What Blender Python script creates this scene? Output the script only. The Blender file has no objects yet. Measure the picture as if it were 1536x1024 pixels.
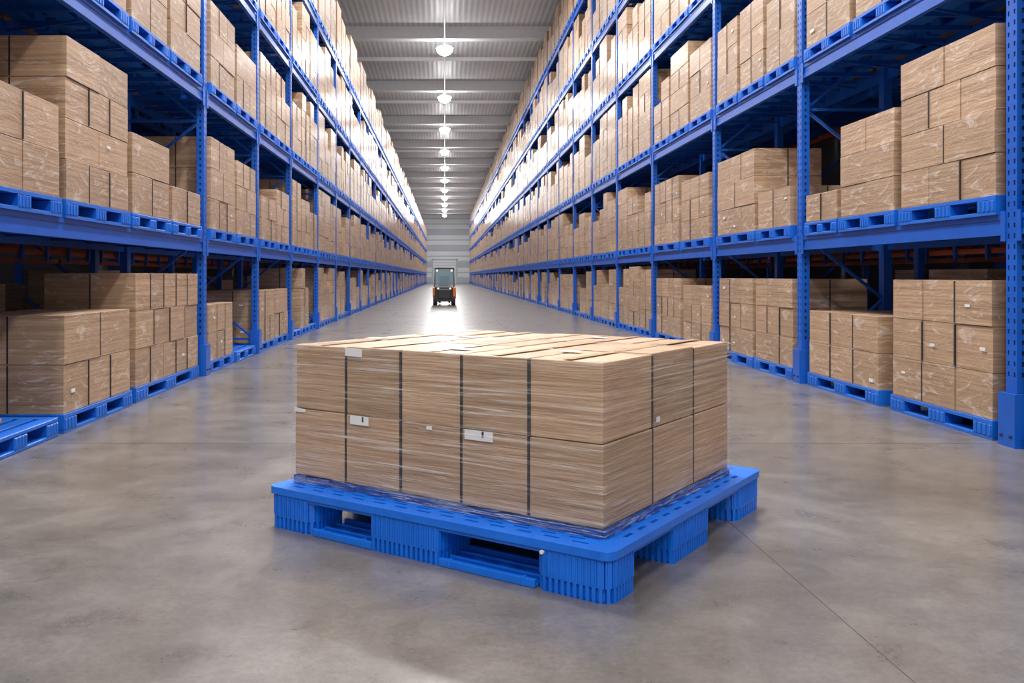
import bpy, bmesh, math, random
from mathutils import Vector, Matrix
random.seed(7)
R = random.Random(11)
scene = bpy.context.scene
COL = scene.collection
EK = 0.47

# ---------------------------------------------------------------- materials
def new_mat(name):
    m = bpy.data.materials.new(name); m.use_nodes = True
    nt = m.node_tree
    for n in list(nt.nodes): nt.nodes.remove(n)
    out = nt.nodes.new('ShaderNodeOutputMaterial')
    b = nt.nodes.new('ShaderNodeBsdfPrincipled')
    nt.links.new(b.outputs[0], out.inputs[0])
    return m, nt, b, out

def N(nt, t, **kw):
    n = nt.nodes.new(t)
    for k, v in kw.items(): setattr(n, k, v)
    return n

def noise(nt, vec, scale, detail=4, rough=0.6, dist=0.0):
    n = N(nt, 'ShaderNodeTexNoise')
    n.inputs['Scale'].default_value = scale
    n.inputs['Detail'].default_value = detail
    n.inputs['Roughness'].default_value = rough
    n.inputs['Distortion'].default_value = dist
    nt.links.new(vec, n.inputs['Vector'])
    return n.outputs['Fac']

def mapping(nt, sc, coord='Object', loc=(0, 0, 0)):
    tc = N(nt, 'ShaderNodeTexCoord')
    mp = N(nt, 'ShaderNodeMapping')
    mp.inputs['Scale'].default_value = sc
    mp.inputs['Location'].default_value = loc
    nt.links.new(tc.outputs[coord], mp.inputs['Vector'])
    return mp.outputs[0]

def ramp(nt, fac, stops):
    r = N(nt, 'ShaderNodeValToRGB')
    el = r.color_ramp.elements
    el[0].position, el[0].color = stops[0][0], (*stops[0][1], 1)
    el[1].position, el[1].color = stops[-1][0], (*stops[-1][1], 1)
    for p, c in stops[1:-1]:
        e = el.new(p); e.color = (*c, 1)
    nt.links.new(fac, r.inputs[0])
    return r.outputs[0]

def mixc(nt, fac, a, b, mode='MIX'):
    m = N(nt, 'ShaderNodeMix', data_type='RGBA', blend_type=mode)
    for sock, v in ((m.inputs[0], fac), (m.inputs[6], a), (m.inputs[7], b)):
        if isinstance(v, (int, float)): sock.default_value = v
        elif isinstance(v, tuple): sock.default_value = (*v, 1) if len(v) == 3 else v
        else: nt.links.new(v, sock)
    return m.outputs[2]

def bump(nt, b, h, strength, dist=0.01):
    bp = N(nt, 'ShaderNodeBump')
    bp.inputs['Strength'].default_value = strength
    bp.inputs['Distance'].default_value = dist
    nt.links.new(h, bp.inputs['Height'])
    nt.links.new(bp.outputs[0], b.inputs['Normal'])

def simple(name, col, rough=0.5, metal=0.0, var=0.12, nscale=3.0, emit=0, coat=0.0):
    m, nt, b, o = new_mat(name)
    v = mapping(nt, (1, 1, 1))
    f = noise(nt, v, nscale, 5)
    lo = tuple(c * (1 - var) for c in col); hi = tuple(min(1, c * (1 + var)) for c in col)
    nt.links.new(ramp(nt, f, [(0.3, lo), (0.7, hi)]), b.inputs['Base Color'])
    b.inputs['Roughness'].default_value = rough
    b.inputs['Metallic'].default_value = metal
    b.inputs['Coat Weight'].default_value = coat
    if emit:
        b.inputs['Emission Color'].default_value = (*col, 1)
        b.inputs['Emission Strength'].default_value = emit
    return m

M_RACK = simple('rack_blue_paint', (0.004, 0.092, 0.48), 0.36, var=0.12)
M_SLAT = simple('slat_navy_plastic', (0.003, 0.045, 0.24), 0.4)
M_HOLE = simple('rack_hole_dark', (0.004, 0.012, 0.05), 0.8)
M_ORANGE = simple('orange_beam_paint', (0.50, 0.09, 0.02), 0.45)
M_PAL = simple('pallet_blue_plastic_shelf', (0.005, 0.125, 0.58), 0.40, var=0.1)
M_DARK = simple('black_strip', (0.02, 0.02, 0.025), 0.5)  # near-black for strips along carton seams and label marks
M_LABEL = simple('paper_label', (0.70, 0.70, 0.70), 0.5, var=0.04)
M_WOOD = simple('wood_scrap', (0.5, 0.33, 0.17), 0.7)

def hero_plastic():
    m, nt, b, o = new_mat('pallet_blue_plastic')
    v = mapping(nt, (1, 1, 1))
    f = noise(nt, v, 6, 8, 0.7)
    nt.links.new(ramp(nt, f, [(0.3, (0.003, 0.120, 0.60)), (0.7, (0.008, 0.165, 0.74))]), b.inputs['Base Color'])
    f2 = noise(nt, v, 60, 4, 0.7)
    nt.links.new(ramp(nt, f2, [(0.3, (0.30,) * 3), (0.7, (0.44,) * 3)]), b.inputs['Roughness'])
    b.inputs['Specular IOR Level'].default_value = 0.45
    bump(nt, b, f2, 0.08, 0.003)
    return m
M_HERO_PAL = hero_plastic()

def cardboard(name, streak_scale, dark, mid, light, white=0.5, coat=0.3, hero=False):
    m, nt, b, o = new_mat(name)
    geo = N(nt, 'ShaderNodeNewGeometry')
    v1 = mapping(nt, (streak_scale * 0.02, streak_scale * 0.02, streak_scale))
    s1 = noise(nt, v1, 1.0, 6, 0.7, 0.4)
    base = ramp(nt, s1, [(0.30, dark), (0.5, mid), (0.72, light)])
    if hero:
        v4 = mapping(nt, (2.2, 2.2, 120), loc=(1, 4, 2))
        s4 = noise(nt, v4, 1.0, 4, 0.65, 0.3)
        base = mixc(nt, ramp(nt, s4, [(0.56, (0,) * 3), (0.68, (0.65,) * 3)]), base, (0.16, 0.088, 0.042))
        v5 = mapping(nt, (2.0, 2.0, 95), loc=(8, 4, 5))
        s5 = noise(nt, v5, 1.0, 4, 0.65, 0.3)
        base = mixc(nt, ramp(nt, s5, [(0.57, (0,) * 3), (0.68, (0.6,) * 3)]), base, (0.78, 0.60, 0.43))
    v2 = mapping(nt, (3, 3, 3))
    s2 = noise(nt, v2, 1.0, 5, 0.6)
    base = mixc(nt, 0.35, base, ramp(nt, s2, [(0.3, (0.66, 0.64, 0.62)), (0.7, (1, 1, 1))]), 'MULTIPLY')
    base = mixc(nt, 1.0, base, ramp(nt, geo.outputs['Random Per Island'],
                [(0.0, (0.78, 0.77, 0.75)), (1.0, (1.08, 1.06, 1.04))]), 'MULTIPLY')
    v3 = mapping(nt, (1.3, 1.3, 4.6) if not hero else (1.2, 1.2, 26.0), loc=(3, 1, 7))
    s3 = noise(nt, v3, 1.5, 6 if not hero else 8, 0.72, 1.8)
    w = ramp(nt, s3, [(0.55, (0, 0, 0)), (0.72, (white,) * 3)])  # whitish patches put into the colour as highlights of the glossy wrap
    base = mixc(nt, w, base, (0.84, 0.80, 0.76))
    nt.links.new(base, b.inputs['Base Color'])
    b.inputs['Roughness'].default_value = 0.55
    b.inputs['Coat Weight'].default_value = coat
    b.inputs['Coat Roughness'].default_value = 0.2
    h = mixc(nt, 0.6, s1, s3)
    bump(nt, b, h, 0.7, 0.02)
    return m
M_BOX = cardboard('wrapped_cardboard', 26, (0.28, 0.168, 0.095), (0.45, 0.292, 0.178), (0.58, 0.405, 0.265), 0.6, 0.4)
M_HBOX = cardboard('hero_cardboard', 60, (0.31, 0.188, 0.103), (0.50, 0.322, 0.192), (0.63, 0.445, 0.29), 0.2, 0.10, True)

def film_mat():
    m, nt, b, o = new_mat('stretch_film')
    b.inputs['Base Color'].default_value = (0.88, 0.88, 0.90, 1)
    b.inputs['Roughness'].default_value = 0.18
    v = mapping(nt, (0.8, 0.8, 46))
    s = noise(nt, v, 1.3, 7, 0.72, 0.8)
    v2 = mapping(nt, (1.6, 1.6, 1.6), loc=(5, 2, 1))
    s2 = noise(nt, v2, 1.2, 3, 0.5)
    mul = N(nt, 'ShaderNodeMath', operation='MULTIPLY')
    nt.links.new(ramp(nt, s, [(0.52, (0.0,) * 3), (0.66, (0.55,) * 3)]), mul.inputs[0])  # white streaks in the opacity imitate highlights on the wrinkled film
    nt.links.new(ramp(nt, s2, [(0.38, (0.25,) * 3), (0.60, (1,) * 3)]), mul.inputs[1])
    tc = N(nt, 'ShaderNodeTexCoord'); sp = N(nt, 'ShaderNodeSeparateXYZ')
    nt.links.new(tc.outputs['Object'], sp.inputs[0])
    foot = ramp(nt, sp.outputs[2], [(0.30, (1,) * 3), (0.345, (0,) * 3)])
    v3 = mapping(nt, (5, 5, 110), loc=(2, 8, 3))
    s3 = noise(nt, v3, 1.0, 4, 0.6, 1.0)
    fm = N(nt, 'ShaderNodeMath', operation='MULTIPLY')
    nt.links.new(foot, fm.inputs[0])
    nt.links.new(ramp(nt, s3, [(0.52, (0,) * 3), (0.66, (0.55,) * 3)]), fm.inputs[1])
    mx = N(nt, 'ShaderNodeMath', operation='MAXIMUM')
    nt.links.new(mul.outputs[0], mx.inputs[0]); nt.links.new(fm.outputs[0], mx.inputs[1])
    ad = N(nt, 'ShaderNodeMath', operation='ADD'); ad.inputs[1].default_value = 0.03
    nt.links.new(mx.outputs[0], ad.inputs[0])
    nt.links.new(ad.outputs[0], b.inputs['Alpha'])
    bump(nt, b, s, 0.6, 0.01)
    return m
M_FILM = film_mat()

def floor_mat():
    m, nt, b, o = new_mat('polished_concrete')
    v = mapping(nt, (1, 1, 1))
    a = noise(nt, v, 0.55, 7, 0.62, 0.6)
    c = noise(nt, v, 2.2, 8, 0.66, 0.3)
    d = noise(nt, v, 26, 8, 0.9)
    e = noise(nt, mapping(nt, (1, 1, 1), loc=(9, 3, 0)), 7.0, 6, 0.7)
    base = ramp(nt, a, [(0.25, (0.092, 0.081, 0.070)), (0.5, (0.138, 0.124, 0.110)), (0.75, (0.195, 0.178, 0.161))])
    base = mixc(nt, 0.8, base, ramp(nt, c, [(0.2, (0.55, 0.535, 0.51)), (0.8, (1.40, 1.41, 1.43))]), 'MULTIPLY')
    base = mixc(nt, 0.4, base, ramp(nt, e, [(0.15, (0.6, 0.6, 0.6)), (0.85, (1.35, 1.35, 1.35))]), 'MULTIPLY')
    base = mixc(nt, 0.8, base, ramp(nt, d, [(0.25, (0.35, 0.35, 0.35)), (0.75, (1.55, 1.55, 1.55))]), 'MULTIPLY')
    nt.links.new(base, b.inputs['Base Color'])
    nt.links.new(ramp(nt, c, [(0.2, (0.24,) * 3), (0.8, (0.36,) * 3)]), b.inputs['Roughness'])
    b.inputs['Specular IOR Level'].default_value = 0.65
    b.inputs['Coat Weight'].default_value = 0.22
    b.inputs['Coat Roughness'].default_value = 0.14
    bump(nt, b, d, 0.06, 0.004)
    return m
M_FLOOR = floor_mat()

def roof_mat():
    m, nt, b, o = new_mat('corrugated_roof_metal')
    v = mapping(nt, (1, 1, 1))
    w = N(nt, 'ShaderNodeTexWave', wave_type='BANDS', bands_direction='X')
    w.inputs['Scale'].default_value = 1.1
    nt.links.new(v, w.inputs['Vector'])
    n = noise(nt, v, 0.5, 4)
    base = ramp(nt, w.outputs['Fac'], [(0.2, (0.60, 0.62, 0.645)), (0.8, (0.73, 0.745, 0.765))])
    base = mixc(nt, 0.3, base, ramp(nt, n, [(0.3, (0.8, 0.8, 0.8)), (0.7, (1, 1, 1))]), 'MULTIPLY')
    nt.links.new(base, b.inputs['Base Color'])
    b.inputs['Roughness'].default_value = 0.5
    bump(nt, b, w.outputs['Fac'], 0.3, 0.03)
    return m
M_ROOF = roof_mat()
M_GIRDER = simple('girder_grey_paint', (0.74, 0.755, 0.775), 0.5, var=.04)
M_WALL = simple('wall_panel_white', (0.84, 0.86, 0.89), 0.6, var=0.03, nscale=0.3)
M_WALLG = simple('wall_panel_grey', (0.56, 0.60, 0.66), 0.6, var=0.05, nscale=0.3)
M_SIDE = simple('side_cladding_dark_grey', (0.16, 0.17, 0.19), 0.7, var=0.1, nscale=0.5)
M_LAMP = simple('lamp_lens', (1.0, 0.99, 0.97), 0.4, emit=26, var=0.0)
M_METAL = simple('lamp_housing_metal', (0.5, 0.5, 0.52), 0.35, 0.8)
M_JOINT = simple('floor_joint', (0.05, 0.042, 0.038), 0.8)

# ---------------------------------------------------------------- mesh builder
class MB:
    def __init__(s): s.v = []; s.f = []; s.m = []
    def box(s, x0, x1, y0, y1, z0, z1, mi=0):
        if x0 > x1: x0, x1 = x1, x0
        if y0 > y1: y0, y1 = y1, y0
        i = len(s.v)
        s.v += [(x0,y0,z0),(x1,y0,z0),(x1,y1,z0),(x0,y1,z0),(x0,y0,z1),(x1,y0,z1),(x1,y1,z1),(x0,y1,z1)]
        s.f += [(i,i+3,i+2,i+1),(i+4,i+5,i+6,i+7),(i,i+1,i+5,i+4),(i+1,i+2,i+6,i+5),(i+2,i+3,i+7,i+6),(i+3,i,i+4,i+7)]
        s.m += [mi] * 6
    def bar(s, a, b, w, mi=0):
        a = Vector(a); b = Vector(b); d = (b - a).normalized()
        up = Vector((0, 0, 1)) if abs(d.z) < .95 else Vector((0, 1, 0))
        p = d.cross(up).normalized() * w / 2; q = d.cross(p).normalized() * w / 2
        i = len(s.v)
        for c in (a, b):
            for sp, sq in ((-1,-1),(1,-1),(1,1),(-1,1)):
                s.v.append(tuple(c + p * sp + q * sq))
        s.f += [(i,i+1,i+2,i+3),(i+7,i+6,i+5,i+4)] + [(i+k, i+4+k, i+4+(k+1)%4, i+(k+1)%4) for k in range(4)]
        s.m += [mi] * 6
    def cyl(s, c, r, h, axis='z', n=24, mi=0, r2=None):
        i = len(s.v); r2 = r if r2 is None else r2
        for k, rr in ((0, r), (1, r2)):
            for j in range(n):
                t = 2 * math.pi * j / n
                a, bb = rr * math.cos(t), rr * math.sin(t); o = (k - .5) * h
                p = {'z': (a, bb, o), 'x': (o, a, bb), 'y': (bb, o, a)}[axis]
                s.v.append((c[0]+p[0], c[1]+p[1], c[2]+p[2]))
        s.f.append(tuple(range(i + n - 1, i - 1, -1))); s.f.append(tuple(range(i + n, i + 2 * n)))
        s.m += [mi] * 2
        for j in range(n):
            s.f.append((i+j, i+(j+1)%n, i+n+(j+1)%n, i+n+j)); s.m.append(mi)
    def obj(s, name, mats, loc=(0,0,0), rotz=0, bevel=0, seg=1, parent=None):
        me = bpy.data.meshes.new(name)
        me.from_pydata(s.v, [], s.f)
        for m in mats: me.materials.append(m)
        me.polygons.foreach_set('material_index', s.m)
        me.update()
        ob = bpy.data.objects.new(name, me); COL.objects.link(ob)
        ob.location = loc; ob.rotation_euler[2] = rotz
        if bevel:
            md = ob.modifiers.new('bevel', 'BEVEL'); md.width = bevel; md.segments = seg
            md.limit_method = 'ANGLE'; md.angle_limit = math.radians(40)
        if parent: ob.parent = parent
        return ob

def empty(name, loc=(0,0,0), rotz=0):
    e = bpy.data.objects.new(name, None); COL.objects.link(e)
    e.location = loc; e.rotation_euler[2] = rotz; e.empty_display_size = .2
    return e

# ---------------------------------------------------------------- room
H = 15.2; YF = 200.0; XL = -8.6; XR = 10.2; YB = -16
b = MB(); b.box(XL-.3, XR+.3, YB, YF+.4, -.3, 0); floor = b.obj('floor', [M_FLOOR])
b = MB()
b.box(1.849, 1.8525, YB, YF-.1, .0004, .0012)
for k in range(0, 30):
    b.box(XL+.1, XR-.1, 8.6 + k*7.0, 8.605 + k*7.0, .0004, .0012)
b.obj('trim_floor_joint', [M_JOINT])
b = MB(); b.box(XL-.3, XR+.3, YB, YF+.4, H, H+.3); b.obj('ceiling', [M_ROOF])
b = MB()
y = 8.0
while y < YF:
    b.box(XL, XR, y-.16, y+.16, H-.62, H-.001)
    b.box(XL, XR, y-.3, y+.3, H-.70, H-.62)
    yy = y + 6.85
    if yy < YF: b.box(XL, XR, yy-.06, yy+.06, H-.22, H-.001)
    y += 13.7
b.obj('roof_girders', [M_GIRDER])
b = MB(); b.box(XL-.3, XL, YB, YF+.4, 0, H); b.obj('wall_left', [M_SIDE])
b = MB(); b.box(XR, XR+.3, YB, YF+.4, 0, H); b.obj('wall_right', [M_SIDE])
b = MB()
b.box(XL, XR, YF+.1, YF+.4, 0, H, 1)
z = 0.0; k = 0
while z < H - .3:
    b.box(XL, XR, YF+.0, YF+.1, z + .12, min(z + 1.08, H-.1), 0 if k % 3 else 1)
    z += 1.2; k += 1
b.obj('wall_far', [M_WALL, M_WALLG])
b = MB()
b.box(-2.6, 2.6, YF-.12, YF-.02, 0.0, 5.2, 1)
for k in range(9): b.box(-2.55, 2.55, YF-.16, YF-.12, .08 + k*.57, .54 + k*.57, 0)
b.box(-2.85, -2.6, YF-.2, YF-.02, 0, 5.4, 1); b.box(2.6, 2.85, YF-.2, YF-.02, 0, 5.4, 1); b.box(-2.85, 2.85, YF-.2, YF-.02, 5.2, 5.5, 1)
b.obj('door_1', [M_WALL, M_WALLG])

# ---------------------------------------------------------------- lights
def add_light(kind, name, loc, energy, size=1, sizey=None, rot=(0,0,0), parent=None, col=(1,.99,.98)):
    l = bpy.data.lights.new(name, kind); l.energy = energy * EK; l.color = col
    if kind == 'AREA':
        l.size = size
        if sizey: l.shape = 'RECTANGLE'; l.size_y = sizey
        else: l.shape = 'DISK'
    elif kind == 'POINT': l.shadow_soft_size = size
    o = bpy.data.objects.new(name, l); COL.objects.link(o); o.location = loc; o.rotation_euler = rot
    if parent: o.parent = parent
    return o

b = MB()
b.box(-.03, .03, 2, YF-1, H-.76, H-.701)
b.obj('lighting_conduit', [M_GIRDER])

def dome(mb, c, r, h, n=24, m=6, mi=0):
    i = len(mb.v)
    for j in range(m):
        t = math.pi/2 * j / m
        for k in range(n):
            a = 2*math.pi*k/n
            mb.v.append((c[0]+r*math.cos(t)*math.cos(a), c[1]+r*math.cos(t)*math.sin(a), c[2]-h*math.sin(t)))
    mb.v.append((c[0], c[1], c[2]-h))
    for j in range(m-1):
        for k in range(n):
            mb.f.append((i+j*n+k, i+(j+1)*n+k, i+(j+1)*n+(k+1)%n, i+j*n+(k+1)%n)); mb.m.append(mi)
    for k in range(n):
        mb.f.append((i+(m-1)*n+k, i+m*n, i+(m-1)*n+(k+1)%n)); mb.m.append(mi)
y = 50.0 - 13.7 * 3
while y < YF - 2:
    b = MB()
    dome(b, (0, 0, .0), .47, .42)
    b.cyl((0, 0, .03), .45, .06, 'z', 28, 0, .36)
    b.cyl((0, 0, .109), .2, .10, 'z', 16, 1)
    fx = b.obj('high_bay_light', [M_LAMP, M_METAL], (0, y, H - .92))
    add_light('AREA', 'lamp_down', (0, 0, -.44), 3000 if y < 45 else (2000 if y < 120 else (2500 if y < 180 else 1500)), .9, parent=fx)
    if y > 20: add_light('POINT', 'lamp_glow', (0, 0, -1.2), 560 if y < 120 else (900 if y < 180 else 1200), .2, parent=fx)
    y += 13.7
for (x, y, e) in ((-3.2, 3, 1300), (3.6, 3, 1300), (-3.2, -8, 2700), (3.6, -8, 2700), (-3.0, 16, 1200), (3.4, 16, 1200)):  # unseen fill panels, added out of frame to brighten the near area
    b = MB(); b.box(-.65, .65, -2.05, 2.05, .02, .14, 0)
    fx = b.obj('added_fill_panel', [M_METAL], (x, y, H - 1.1))
    add_light('AREA', 'added_fill_light', (0, 0, 0), e, 1.2, 4.0, parent=fx)

w = bpy.data.worlds.new('World'); scene.world = w; w.use_nodes = True
w.node_tree.nodes['Background'].inputs[0].default_value = (0.97, 0.98, 1.0, 1)
w.node_tree.nodes['Background'].inputs[1].default_value = 1.15  # rear end left open so world light adds fill from behind the camera

# ---------------------------------------------------------------- pallets / loads
def small_pallet(b, s, u0, u1, y0, y1, z, mi, detail=True, h=.19):
    X = lambda u: s * u
    if not detail:
        b.box(X(u0), X(u1), y0, y1, z + .12, z + h, mi)
        L = y1 - y0
        for a in (0, .42, .84): b.box(X(u0), X(u1), y0 + a*L, y0 + (a+.16)*L, z, z + .12, mi)
        return
    L = y1 - y0; D = u1 - u0
    b.box(X(u0), X(u1), y0, y0+.1, z+.145, z+h, mi); b.box(X(u0), X(u1), y1-.1, y1, z+.145, z+h, mi)
    n = 6
    for k in range(n):
        a = u0 + D * k / n
        b.box(X(a), X(a + D / n * .72), y0+.1, y1-.1, z+.15, z+h-.002, mi)
    for fa in (0, .42, .84):
        for fb in (0, .42, .84):
            b.box(X(u0 + fb*D), X(u0 + (fb+.16)*D), y0 + fa*L, y0 + (fa+.16)*L, z+.03, z+.145, mi)
        for q in range(4):
            b.box(X(u0 - .008), X(u0 + .01), y0 + (fa + .01 + q*.04)*L, y0 + (fa + .03 + q*.04)*L, z+.04, z+.14, mi)
    for fb in (0, .42, .84):
        b.box(X(u0 + fb*D), X(u0 + (fb+.16)*D), y0, y1, z, z+.035, mi)

def load(b, s, u0, y0, y1, z, top, rnd, lod, full=False):
    D = 1.2; ph = .19
    small_pallet(b, s, u0, u0 + D, y0, y1, z, 1, lod == 0, ph)
    zb = z + ph; Ht = top - zb
    if Ht < .2: return
    X = lambda u: s * u
    y0 += .03; y1 -= .03; u0 += .02; D -= .04
    L = y1 - y0
    nt = max(1, round(Ht / .47)); th = Ht / nt
    if lod == 2:
        for t in range(nt):
            b.box(X(u0), X(u0+D), y0 + .01*(t % 2), y1 - .012*((t+1) % 2), zb + t*th, zb + (t+1)*th - .015, 0)
        return
    ny = max(2, round(L / .62))
    short = rnd.random() < .3 and not full
    for t in range(nt):
        n = ny if (t % 2 == 0 or rnd.random() < .6) else max(1, ny - 1)
        for k in range(n):
            if short and t == nt - 1 and k >= n - 1 and nt > 2: continue
            for dd in range(2):
                a = y0 + L * k / n; c = y0 + L * (k + 1) / n
                j = rnd.uniform(-.008, .008)
                b.box(X(u0 + D*dd/2 + (j if dd == 0 else 0)), X(u0 + D*(dd+1)/2 - .008), a + .005, c - .005, zb + t*th + .002, zb + (t+1)*th - .004, 0)
            if lod == 0:
                if rnd.random() < .2:
                    a = y0 + L * (k + rnd.uniform(.15, .6)) / n
                    zz = zb + t*th + th * rnd.uniform(.15, .7)
                    w_ = rnd.uniform(.06, .13)
                    b.box(X(u0 - .0095), X(u0 - .012), a, a + w_, zz, zz + rnd.uniform(.025, .045), 3)
                if k > 0 and rnd.random() < .7:
                    a = y0 + L * k / n
                    b.box(X(u0 - .009), X(u0 + .01), a - .010, a + .010, zb + t*th + .01, zb + (t+1)*th - .01, 2)  # dark strip over the seam between two cartons
    if lod == 0:
        for t in range(nt):
            if rnd.random() < .3:
                uu = u0 + rnd.uniform(.2, .8)
                zz = zb + (t + .4) * th
                b.box(X(uu), X(uu + .1), y0 + .0005, y0 + .004, zz, zz + .035, 3)
            uu = u0 + D/2 - .004
            b.box(X(uu - .009), X(uu + .009), y0 + .001, y0 + .02, zb + t*th + .01, zb + (t+1)*th - .01, 2)

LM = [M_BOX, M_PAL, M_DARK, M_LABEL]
def build_rack(s, F, ups, levels, custom, nm, top_clear=2.1):
    depth = 1.35
    rk = MB(); far = MB()
    X = lambda u: s * u
    Htop = levels[-1] + .35
    for yi in ups:
        det = yi < 32
        for u in (0.0, depth - .12):
            if u == 0.0 and det:
                b = rk
                c = yi
                b.box(X(u+.012), X(u+.119), c-.069, c+.069, 0.012, Htop-.001, 1)
                pitch = .1
                nz = int((Htop - .6) / pitch)
                for (a0, a1) in ((-.08, -.056), (-.032, .032), (.056, .08)):
                    b.box(X(u), X(u+.011), c+a0, c+a1, 0.012, Htop, 0)
                for k in range(nz + 1):
                    z0 = .6 + k * pitch
                    b.box(X(u), X(u+.011), c-.056, c-.032, z0, z0+.055, 0)
                    b.box(X(u), X(u+.011), c+.032, c+.056, z0, z0+.055, 0)
                b.box(X(u+.0005), X(u+.0115), c-.056, c-.032, .012, .6, 0)
                b.box(X(u+.0005), X(u+.0115), c+.032, c+.056, .012, .6, 0)
                for sy in (-1, 1):
                    f0, f1 = (c + sy*.07, c + sy*.08)
                    b.box(X(u+.011), X(u+.045), f0, f1, 0.012, Htop, 0)
                    b.box(X(u+.075), X(u+.12), f0, f1, 0.012, Htop, 0)
                    if sy < 0:
                        b.box(X(u+.045), X(u+.075), f0, f1, .012, .6, 0)
                        for k in range(nz + 1):
                            z0 = .6 + k * pitch
                            b.box(X(u+.045), X(u+.075), f0, f1, z0, z0+.055, 0)
                    else: b.box(X(u+.045), X(u+.075), f0, f1, 0.012, Htop, 0)
            else:
                rk.box(X(u), X(u+.12), yi-.08, yi+.08, 0.012, Htop, 0)
            rk.box(X(u-.05), X(u+.17), yi-.13, yi+.13, 0, .012, 0)
        rk.box(X(-.05), X(-.012), yi-.125, yi+.125, .012, .5, 0)
        rk.box(X(-.012), X(.15), yi-.125, yi-.09, .012, .5, 0)
        rk.box(X(-.012), X(.15), yi+.09, yi+.125, .012, .5, 0)
        rk.box(X(-.012), X(-.001), yi-.09, yi+.09, .012, .49, 0)
        if det:
            rk.cyl((X(-.055), yi-.07, .1), .014, .02, 'x', 8, 1); rk.cyl((X(-.055), yi+.07, .1), .014, .02, 'x', 8, 1)
        z = .3; fl = 0
        while z < Htop - 1.0:
            a, c = (.08, depth - .08) if fl == 0 else (depth - .08, .08)
            rk.bar((X(a), yi, z), (X(c), yi, z + .95), .04, 0)
            if fl == 0: rk.bar((X(.08), yi, z), (X(depth-.08), yi, z), .04, 0)
            z += .95; fl = 1 - fl
    for i in range(len(ups) - 1):
        y0, y1 = ups[i] + .08, ups[i+1] - .08
        for li, lz in enumerate(levels):
            z0, z1 = lz - .11, lz + .09
            rk.box(X(.012), X(.07), y0, y1, z0, z1, 0)
            if y0 < 40:
                rk.box(X(.002), X(.012), y0, y1, z1 - .05, z1, 0)
                rk.box(X(.002), X(.012), y0, y1, z0, z0 + .05, 0)
                for yy in (y0, y1 - .07): rk.box(X(-.012), X(.002), yy, yy + .07, z0 - .06, z1 + .03, 0)
            rk.box(X(depth-.07), X(depth-.01), y0, y1, z0, z1, 0)
            if y0 < 70:
                n = max(4, int((y1 - y0) / .55))
                for k in range(n):
                    yy = y0 + (y1 - y0) * (k + .5) / n
                    rk.box(X(.07), X(depth-.07), yy-.03, yy+.03, lz + .03, lz + .088, 0)
                    if k % 2 == 0: rk.bar((X(.07), yy, lz - .05), (X(depth-.07), min(yy + .6, y1), lz - .02), .03, 0)
        lod = 0 if ups[i] < 24 else (1 if ups[i] < 85 else 2)
        for li in range(len(levels) + 1):
            base = 0.0 if li == 0 else levels[li-1] + .09
            nxt = levels[li] - .11 if li < len(levels) else levels[-1] + .09 + top_clear + .1
            key = (i, li)
            if key in custom: lst = custom[key]
            else:
                Lb = y1 - y0 - .12
                n = max(2, round(Lb / 1.5)); lst = []
                for k in range(n):
                    a = y0 + .06 + Lb * k / n; c = a + Lb / n - .1
                    mx = nxt - base - .12
                    hh = mx * R.choice([1, .97, .9, .82, .95, .72, .6]) if li < len(levels) else mx * R.choice([1, .97, .9, .8])
                    lst.append((a, c, base + hh))
                    if li == 0 and R.random() < .12: lst[-1] = (a, c, 0)
            for (a, c, tp) in lst:
                u0 = -.03 if li else R.uniform(-.02, .02)
                if li == 0: u0 = max(u0, 0.0)
                if lod == 0 and i <= 4:
                    lb = MB(); cy = (a + c) / 2
                    load(lb, s, 0, a - cy, c - cy, 0, max(tp - base, .1), R, 0, key in custom)
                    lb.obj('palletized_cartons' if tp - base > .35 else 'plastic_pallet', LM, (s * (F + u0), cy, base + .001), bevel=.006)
                else:
                    load(far, s, u0 + F, a, c, base + .001, tp, R, lod)
    rk.obj('pallet_rack', [M_RACK, M_HOLE, M_ORANGE], (s * F, 0, 0))
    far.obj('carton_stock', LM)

FL, FR = 3.86, 5.33
upsL = [2.6, 7.2, 14.49, 18.6, 22.6, 27.4]
while upsL[-1] < YF - 9: upsL.append(upsL[-1] + 4.6)
upsR = [3.7, 8.45, 13.5, 17.8, 23.1, 27.85]
while upsR[-1] < YF - 9: upsR.append(upsR[-1] + 4.7)
custL = {
 (1,0): [(7.4, 8.98, 0), (9.12, 11.1, 1.20), (11.3, 14.2, 1.64)],
 (1,1): [(7.4, 9.0, 3.3), (9.1, 10.95, 4.05), (11.05, 12.6, 3.38), (12.7, 14.2, 2.88)],
 (1,2): [(7.4, 8.9, 6.3), (9.0, 10.9, 6.2), (11.0, 12.5, 6.35), (12.6, 14.2, 6.1)],
 (2,0): [(14.75, 16.5, 1.13), (16.7, 18.35, 0)],
 (2,1): [(14.75, 16.5, 3.9), (16.6, 18.35, 3.75)],
 (2,2): [(14.75, 16.5, 6.15), (16.6, 18.35, 5.9)],
 (3,0): [(18.85, 20.5, 1.3), (20.6, 22.3, 1.3)],
 (3,1): [(18.85, 20.5, 3.3), (20.6, 22.3, 3.6)],
}
custR = {
 (1,0): [(8.75, 10.75, 1.56), (11.05, 13.2, 1.10)],
 (1,1): [(8.65, 10.5, 4.05), (10.6, 12.1, 3.6), (12.18, 13.25, 2.78)],
 (2,0): [(13.8, 15.5, 1.56), (15.6, 17.55, 1.56)],
 (2,1): [(13.8, 15.3, 3.0), (15.4, 17.55, 3.8)],
 (3,0): [(18.05, 20.2, 1.4), (20.4, 22.8, 1.55)],
 (3,1): [(18.05, 20.2, 3.7), (20.4, 22.8, 3.9)],
}
build_rack(-1, FL, upsL, [2.1, 4.5, 6.9, 9.3], custL, 'l')
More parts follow.
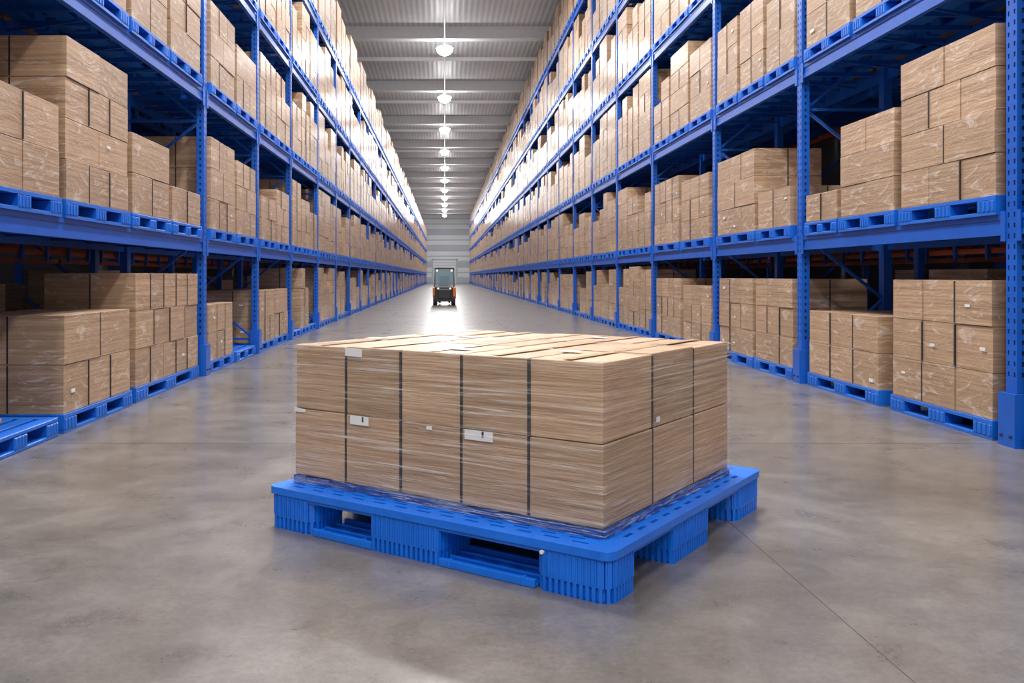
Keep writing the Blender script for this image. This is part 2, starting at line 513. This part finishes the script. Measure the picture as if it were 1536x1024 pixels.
build_rack(1, FR, upsR, [2.1, 4.65, 7.2, 9.75, 12.3], custR, 'r', 2.0)

def back_row(s, F, ups, levels):
    rk = MB(); st = MB(); X = lambda u: s * (F + u)
    for yi in ups:
        for u in (0, 1.2): rk.box(X(u), X(u+.1), yi-.06, yi+.06, 0, levels[-1] + .2, 0)
        z = .3
        while z < levels[-1] - 1:
            rk.bar((X(.1), yi, z), (X(1.2), yi, z+1), .04, 0); z += 1
    for i in range(len(ups) - 1):
        y0, y1 = ups[i] + .06, ups[i+1] - .06
        for li, lz in enumerate(levels):
            rk.box(X(.01), X(.07), y0, y1, lz-.06, lz+.05, 0)
            rk.box(X(1.22), X(1.28), y0, y1, lz-.06, lz+.05, 1)
            if li == 0:
                rk.box(X(.10), X(.14), y0, y1, lz-.20, lz-.13, 1)
                rk.box(X(.60), X(.64), y0, y1, lz-.30, lz-.23, 1)
                k = y0 + .3
                while k < y1:
                    rk.box(X(.05), X(.09), k, k + .05, lz-.28, lz-.06, 0); k += .75
            n = 6
            for k in range(n):
                yy = y0 + (y1-y0)*(k+.5)/n
                rk.box(X(.07), X(1.22), yy-.03, yy+.03, lz+.0, lz+.048, 0)
        for li in range(len(levels)):
            base = 0 if li == 0 else levels[li-1] + .05
            n = max(2, round((y1 - y0)/1.5))
            for k in range(n):
                if R.random() < .3: continue
                a = y0 + .05 + (y1-y0-.1)*k/n; c = a + (y1-y0-.1)/n - .1
                hh = R.choice([1.7, 1.5, 1.6, .9])
                load(st, s, F + .04, a, c, base + .001, base + hh, R, 1 if y0 < 30 else 2)
    rk.obj('pallet_rack', [M_RACK, M_ORANGE])
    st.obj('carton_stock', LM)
back_row(-1, FL + 1.75, [u for u in upsL if u < 80], [2.1, 4.5, 6.9])
back_row(1, FR + 1.75, [u for u in upsR if u < 80], [2.1, 4.65, 7.2])

b = MB(); b.box(-.06, .06, -.25, .25, 0, .035); b.box(-.03, .05, -.2, .12, .035, .06)
b.obj('wood_offcut', [M_WOOD], (-4.25, 8.4, .193), .3)

# ---------------------------------------------------------------- hero pallet
root = empty('loaded_plastic_pallet', (0.806, 4.33, 0))
root.rotation_euler[2] = math.atan2(.807, .591)
PA, PC, PH = 2.41, 2.36, .262

def plate_holes(name, x0, x1, y0, y1, z, th, holes, mat, bevel=.004, corner=0):
    xs = sorted({round(v, 4) for v in [x0, x1] + [h[0] for h in holes] + [h[1] for h in holes]})
    ys = sorted({round(v, 4) for v in [y0, y1] + [h[2] for h in holes] + [h[3] for h in holes]})
    bm = bmesh.new()
    vs = {}
    def V(i, j):
        if (i, j) not in vs: vs[(i, j)] = bm.verts.new((xs[i], ys[j], z))
        return vs[(i, j)]
    for i in range(len(xs)-1):
        for j in range(len(ys)-1):
            cx, cy = (xs[i]+xs[i+1])/2, (ys[j]+ys[j+1])/2
            if any(h[0] < cx < h[1] and h[2] < cy < h[3] for h in holes): continue
            bm.faces.new((V(i,j), V(i+1,j), V(i+1,j+1), V(i,j+1)))
    r = bmesh.ops.extrude_face_region(bm, geom=bm.faces[:])
    for g in r['geom']:
        if isinstance(g, bmesh.types.BMVert): g.co.z -= th
    bmesh.ops.recalc_face_normals(bm, faces=bm.faces)
    if corner:
        vert_edges = [e for e in bm.edges if abs(e.verts[0].co.x-e.verts[1].co.x) < 1e-5 and abs(e.verts[0].co.y-e.verts[1].co.y) < 1e-5
                      and min(abs(e.verts[0].co.x-x0), abs(e.verts[0].co.x-x1)) < 1e-4 and min(abs(e.verts[0].co.y-y0), abs(e.verts[0].co.y-y1)) < 1e-4]
        bmesh.ops.bevel(bm, geom=vert_edges, offset=corner, segments=5, affect='EDGES', profile=.5)
    me = bpy.data.meshes.new(name); bm.to_mesh(me); bm.free()
    me.materials.append(mat)
    ob = bpy.data.objects.new(name, me); COL.objects.link(ob); ob.parent = root
    md = ob.modifiers.new('bevel', 'BEVEL'); md.width = bevel; md.segments = 2; md.limit_method = 'ANGLE'; md.angle_limit = math.radians(50)
    return ob

holes = []
for k in range(13):
    a = .17 + k * .166
    for (c0, c1) in ((.075, .10), (.135, .16)):
        holes.append((c0, c1, a + (.05 if c0 > .1 else 0), a + .09 + (.05 if c0 > .1 else 0)))
        holes.append((PC - c1, PC - c0, a, a + .09))
for k in range(11):
    c = .30 + k * .166
    for (a0, a1) in ((.06, .085), ):
        holes.append((c, c + .09, a0, a1)); holes.append((c, c + .09, PA - a1, PA - a0))
for i_ in range(8):
    for j_ in range(8):
        holes.append((.30 + i_*.225, .30 + i_*.225 + .15, .24 + j_*.25, .24 + j_*.25 + .17))
plate_holes('deck', 0, PC, 0, PA, PH, .045, holes, M_HERO_PAL, .008, .09)

b = MB()
blocksA = [(0.012, .44), (1.05, 1.54), (2.02, PA - .012)]
blocksC = [(0.012, .33), (.80, 1.34), (1.86, PC - .012)]
b.box(.014, .037, .09, PA-.09, PH-.068, PH-.04); b.box(PC-.037, PC-.014, .09, PA-.09, PH-.068, PH-.04)
b.box(.09, PC-.09, .014, .037, PH-.068, PH-.04); b.box(.09, PC-.09, PA-.037, PA-.014, PH-.068, PH-.04)
for k in range(9):
    c = .25 + k * .23
    b.box(c, c+.012, .037, PA-.037, PH-.08, PH-.045)
b.obj('deck_ribs', [M_HERO_PAL], parent=root, bevel=.004, seg=2)

def block(name, c0, c1, a0, a1, rc=.0):
    bm = bmesh.new()
    bmesh.ops.create_cube(bm, size=1)
    ins = .018
    for v in bm.verts:
        v.co = Vector(((c0+c1)/2 + v.co.x*(c1-c0-2*ins), (a0+a1)/2 + v.co.y*(a1-a0-2*ins), (.004 + PH-.045)/2 + v.co.z*(PH-.045-.004)))
    if rc:
        es = [e for e in bm.edges if abs(e.verts[0].co.z - e.verts[1].co.z) > .05]
        bmesh.ops.bevel(bm, geom=es, offset=rc, segments=5, affect='EDGES', profile=.5)
    pts = []
    r = rc
    def seg(p, q):
        L = (Vector(q)-Vector(p)).length; n = max(1, round(L/.036))
        d = (Vector(q)-Vector(p))/n
        return [(Vector(p)+d*(k+.5), d.normalized()) for k in range(n)]
    pts += seg((c0+r, a0), (c1-r, a0)); pts += seg((c1, a0+r), (c1, a1-r)); pts += seg((c1-r, a1), (c0+r, a1)); pts += seg((c0, a1-r), (c0, a0+r))
    if rc:
        for (cx, cy, t0) in ((c0+r, a0+r, 180), (c1-r, a0+r, 270), (c1-r, a1-r, 0), (c0+r, a1-r, 90)):
            n = max(2, round(r*math.pi/2/.036))
            for k in range(n):
                t = math.radians(t0 + 90*(k+.5)/n)
                pts.append((Vector((cx + r*math.cos(t), cy + r*math.sin(t))), Vector((-math.sin(t), math.cos(t)))))
    def obox(p, d, w, z0, z1, out):
        nrm = Vector((d.y, -d.x))
        cc = []
        for (sw, so) in ((-1, 1), (1, 1), (1, -1), (-1, -1)):
            cc.append(p + d*(w/2*sw) + nrm*(0.0 if so > 0 else -out))
        lo = [bm.verts.new((q.x, q.y, z0)) for q in cc]; hi = [bm.verts.new((q.x, q.y, z1)) for q in cc]
        bm.faces.new(lo); bm.faces.new(hi[::-1])
        for k in range(4): bm.faces.new((lo[k], hi[k], hi[(k+1)%4], lo[(k+1)%4]))
    for (p, d) in pts:
        nr = Vector((d.y, -d.x))
        obox(p, d, .0325, .075, PH-.045, .020)
        obox(p - nr*.0005, d, .018, .0, .078, .024)
        obox(p + nr*.0035, d, .010, .085, PH-.052, .01)
    bmesh.ops.recalc_face_normals(bm, faces=bm.faces)
    me = bpy.data.meshes.new(name); bm.to_mesh(me); bm.free(); me.materials.append(M_HERO_PAL)
    ob = bpy.data.objects.new(name, me); COL.objects.link(ob); ob.parent = root
n_ = 1
for ia, (a0, a1) in enumerate(blocksA):
    for ic, (c0, c1) in enumerate(blocksC):
        crn = ia != 1 and ic != 1
        block('block_%d' % n_, c0, c1, a0, a1, .075 if crn else 0); n_ += 1
b = MB()
for (c0, c1) in blocksC:
    for (a0, a1) in ((.44, 1.05), (1.54, 2.02)):
        b.box(c0+.03, c1-.03, a0, a1, 0.001, .020)
        b.box(c0, c0+.03, a0, a1, .0, .046); b.box(c1-.03, c1, a0, a1, .0, .046)
        b.box(c0+.10, c0+.115, a0, a1, .020, .04); b.box(c0+.2, c0+.215, a0, a1, .020, .04)
        for q in (a0 + .06, a1 - .08): b.box(c0-.004, c0+.034, q, q+.02, .0, .052)
for (a0, a1) in ((.44, 1.05), (1.54, 2.02)):
    b.box(.35, .362, a0, a1, PH-.12, PH-.05)
b.obj('skids', [M_HERO_PAL], parent=root, bevel=.006, seg=2)
b = MB(); b.cyl((.004, .39, .2), .011, .014, 'x', 12); b.obj('rivet', [M_LABEL], parent=root)

c_in, a_in = .189, .138
LA, LC = 2.214, 1.893
zb, zt = .31, 1.163
b = MB()
nA = 11
for k in range(nA):
    a = a_in + .01 + k * (LA - .02 - .09) / (nA - 1)
    b.box(c_in - .012, c_in + LC + .005, a, a + .10, PH + .001, zb - .002)
b2 = MB()
for k in range(10):
    c = c_in + .01 + k * (LC - .13) / 9
    b2.box(c, c + .10, a_in - .014, a_in + LA + .005, PH + .0015, zb - .008)
b.obj('slip_slats', [M_SLAT], parent=root, bevel=.004)
b2.obj('slip_slats_cross', [M_SLAT], parent=root, bevel=.004)

b = MB(); g = .0055
rr = random.Random(3)
zm = (zb + zt) / 2 + .004
for t, (z0, z1) in enumerate(((zb, zm), (zm, zt))):
    for i_ in range(5):
        for j_ in range(3):
            a0 = a_in + LA*i_/5; a1 = a_in + LA*(i_+1)/5; c0 = c_in + LC*j_/3; c1 = c_in + LC*(j_+1)/3
            q = rr.uniform(-.004, .004)
            gg = g * rr.uniform(.7, 1.3)
            b.box(c0 + gg*.8 + (q if j_ == 0 else 0), c1 - gg*.8, a0 + gg + (q*.6 if i_ == 0 else 0), a1 - gg, z0 + .002, z1 - .003 + (rr.uniform(-.006, 0.004) if t else 0), 0)
b.obj('cartons', [M_HBOX], parent=root, bevel=.007, seg=2)
b = MB()
for i_ in range(1, 5):
    a = a_in + LA*i_/5
    hw = .008 if i_ < 4 else .003
    b.box(c_in + .002, c_in + .03, a - hw, a + hw, zb + .01, zt - .012)  # dark strip filling the seam between carton columns
for j_ in range(1, 3):
    c = c_in + LC*j_/3
    hw = .009 if j_ == 1 else .004
    b.box(c - hw, c + hw, a_in + .004, a_in + .03, zb + .01, zt - .012)
b.obj('seam_strips', [M_DARK], parent=root)
M_TAPE = simple('kraft_tape', (0.42, 0.27, 0.15), 0.3, var=.1)
b = MB()
for i_ in range(5):
    a = a_in + LA*(i_+.5)/5
    for j_ in range(3):
        c0 = c_in + LC*j_/3 + .02; c1 = c_in + LC*(j_+1)/3 - .02
        b.box(c0, c1, a - .028, a + .028, zt + .0015, zt + .003)
b.obj('top_tape', [M_TAPE], parent=root)
b = MB()
def lab(a, z, w_, h_, off=-.004):
    b.box(c_in + off - .002, c_in + off, a - w_/2, a + w_/2, z - h_/2, z + h_/2, 0)
lab(a_in + LA*(4-.28)/5, zm - .03, .15, .055)
lab(a_in + LA*(2-.28)/5, zm - .03, .19, .055)
lab(a_in + LA*(4-.17)/5, zt - .035, .14, .05)
lab(a_in + LA*(5-.12)/5, zm - .01, .10, .022)
lab(a_in + LA*(3-.5)/5, zm - .02, .04, .02)
for (a, z) in ((a_in + LA*(2-.28)/5 , zm - .025), (a_in + LA*(4-.28)/5, zm - .025)):
    b.box(c_in - .0072, c_in - .0062, a - .035, a - .022, z - .012, z + .02, 1)
for (a, c) in ((.5, .6), (1.1, .35), (1.75, 1.3), (2.15, .8), (.9, 1.75)):
    b.box(c, c + .07, a, a + .12, zt + .0045, zt + .006, 0)
b.box(c_in + .35*LC, c_in + .35*LC + .05, a_in - .005, a_in - .003, zm + .03, zm + .06, 0)
b.obj('labels', [M_LABEL, M_DARK], parent=root)

def film(name, off, z0, z1, nz, seed, flare):
    rf = random.Random(seed)
    loop = []
    c0, c1, a0, a1 = c_in - off, c_in + LC + off, a_in - off, a_in + LA + off
    def side(p, q, n):
        return [(p[0] + (q[0]-p[0])*k/n, p[1] + (q[1]-p[1])*k/n) for k in range(n)]
    loop += side((c0, a0), (c1, a0), 40) + side((c1, a0), (c1, a1), 44) + side((c1, a1), (c0, a1), 40) + side((c0, a1), (c0, a0), 44)
    n = len(loop); vs = []; fs = []
    cx, cy = (c0+c1)/2, (a0+a1)/2
    for j in range(nz + 1):
        z = z0 + (z1 - z0)*j/nz
        for i_, (x, y) in enumerate(loop):
            k = 1 + rf.uniform(0, .0035) + (flare * max(0, 1 - j/2.0))
            vs.append((cx + (x-cx)*k, cy + (y-cy)*k, z + rf.uniform(-.006, .006) * (0 < j < nz)))
    for j in range(nz):
        for i_ in range(n):
            fs.append((j*n + i_, j*n + (i_+1) % n, (j+1)*n + (i_+1) % n, (j+1)*n + i_))
    me = bpy.data.meshes.new(name); me.from_pydata(vs, [], fs); me.materials.append(M_FILM)
    me.polygons.foreach_set('use_smooth', [True]*len(fs)); me.update()
    ob = bpy.data.objects.new(name, me); COL.objects.link(ob); ob.parent = root
film('stretch_film', .011, PH + .004, zt - .004, 22, 5, .003)

# ---------------------------------------------------------------- forklift
M_FK = simple('forklift_orange', (0.62, 0.15, 0.02), 0.35)
M_FKB = simple('forklift_black', (0.014, 0.014, 0.016), 0.4)
M_TYRE = simple('tyre_rubber', (0.02, 0.02, 0.02), 0.8)
M_GLASS, nt, bb, oo = new_mat('cab_glass')
bb.inputs['Base Color'].default_value = (0.30, 0.48, 0.55, 1); bb.inputs['Roughness'].default_value = .08; bb.inputs['Alpha'].default_value = .4
M_HL = simple('headlight', (1, .85, .55), .3, emit=1.2, var=0)
fk = empty('forklift', (-.02, 50.2, 0))
b = MB()
b.box(-.56, .56, -.55, .9, .28, .62); b.box(-.64, -.50, -.90, .6, .40, .98); b.box(.46, .64, -.98, .6, .34, 1.0)
b.box(-.34, .34, .3, .9, .62, .95)
b.obj('chassis', [M_FK], parent=fk, bevel=.05, seg=3)
b = MB()
b.box(-.50, .45, -1.0, -.5, .2, 1.02); b.box(-.36, .36, -1.06, -.98, .35, .9)
b.box(-.44, .44, -.55, .2, .95, 1.06)
b.box(-.25, .25, -.1, .35, 1.06, 1.18); b.box(-.25, .25, -.18, -.08, 1.1, 1.62)
b.obj('counterweight', [M_FKB], parent=fk, bevel=.06, seg=3)
b = MB()
for sx in (-1, 1):
    b.bar((sx*.54, -.62, 1.0), (sx*.50, -.42, 2.0), .08); b.bar((sx*.54, .75, .7), (sx*.50, .45, 2.0), .08)
    b.bar((sx*.50, -.48, 2.0), (sx*.50, .52, 2.0), .07)
b.box(-.55, .55, -.5, .55, 1.99, 2.07)
for k in range(5): b.box(-.44, .44, -.4 + k*.2, -.36 + k*.2, 2.07, 2.10)
b.obj('overhead_guard', [M_FKB], parent=fk, bevel=.012)
b = MB(); b.box(-.50, .50, -.56, -.55, 1.07, 1.97); b.box(-.50, .50, .56, .57, 1.1, 1.95); b.obj('windows', [M_GLASS], parent=fk)
b = MB()
for sx in (-.36, .27):
    b.box(sx, sx+.07, 1.0, 1.12, .1, 2.0)
for z in (.25, 1.0, 1.9): b.box(-.36, .34, 1.02, 1.08, z, z+.07)
for sx in (-.3, .22): b.box(sx, sx+.1, 1.15, 2.15, .06, .1)
for sx in (-.3, .22): b.box(sx, sx+.1, 1.12, 1.16, .06, .6)
b.box(-.45, .45, 1.1, 1.14, .3, .36); b.box(-.45, .45, 1.1, 1.14, .52, .58)
b.obj('mast_and_forks', [M_FKB], parent=fk)
b = MB()
for sx in (-.50, .50):
    b.cyl((sx, -.80, .28), .28, .22, 'x', 24); b.cyl((sx, .68, .32), .32, .24, 'x', 24)
b.obj('wheels', [M_TYRE], parent=fk, bevel=.03, seg=2)
b = MB()
for sx in (-.50, .50): b.cyl((sx*1.0, -.80, .28), .12, .23, 'x', 16)
b.obj('hubs', [M_FK], parent=fk)
b = MB()
for sx in (-.33, .33): b.cyl((sx, -1.01, .92), .05, .06, 'y', 16)
for sx in (-.4, .4): b.cyl((sx, -.58, 1.9), .05, .06, 'y', 16)
b.obj('lamps', [M_HL], parent=fk)
b = MB(); b.cyl((0, .3, 1.38), .17, .03, 'y', 20); b.bar((0, .3, 1.36), (0, .55, 1.0), .05); b.obj('steering_wheel', [M_FKB], parent=fk)

# ---------------------------------------------------------------- camera
cam = bpy.data.cameras.new('camera'); co = bpy.data.objects.new('camera', cam); COL.objects.link(co)
co.location = (0, 0, 1.6); co.rotation_euler = (math.radians(90), 0, 0)
cam.sensor_width = 36; cam.lens = 1348 / 1536 * 36
cam.shift_x = (768 - 667) / 1536; cam.shift_y = -(512 - 414) / 1536
cam.clip_end = 600
scene.camera = co
scene.view_settings.view_transform = 'Standard'
scene.view_settings.look = 'None'
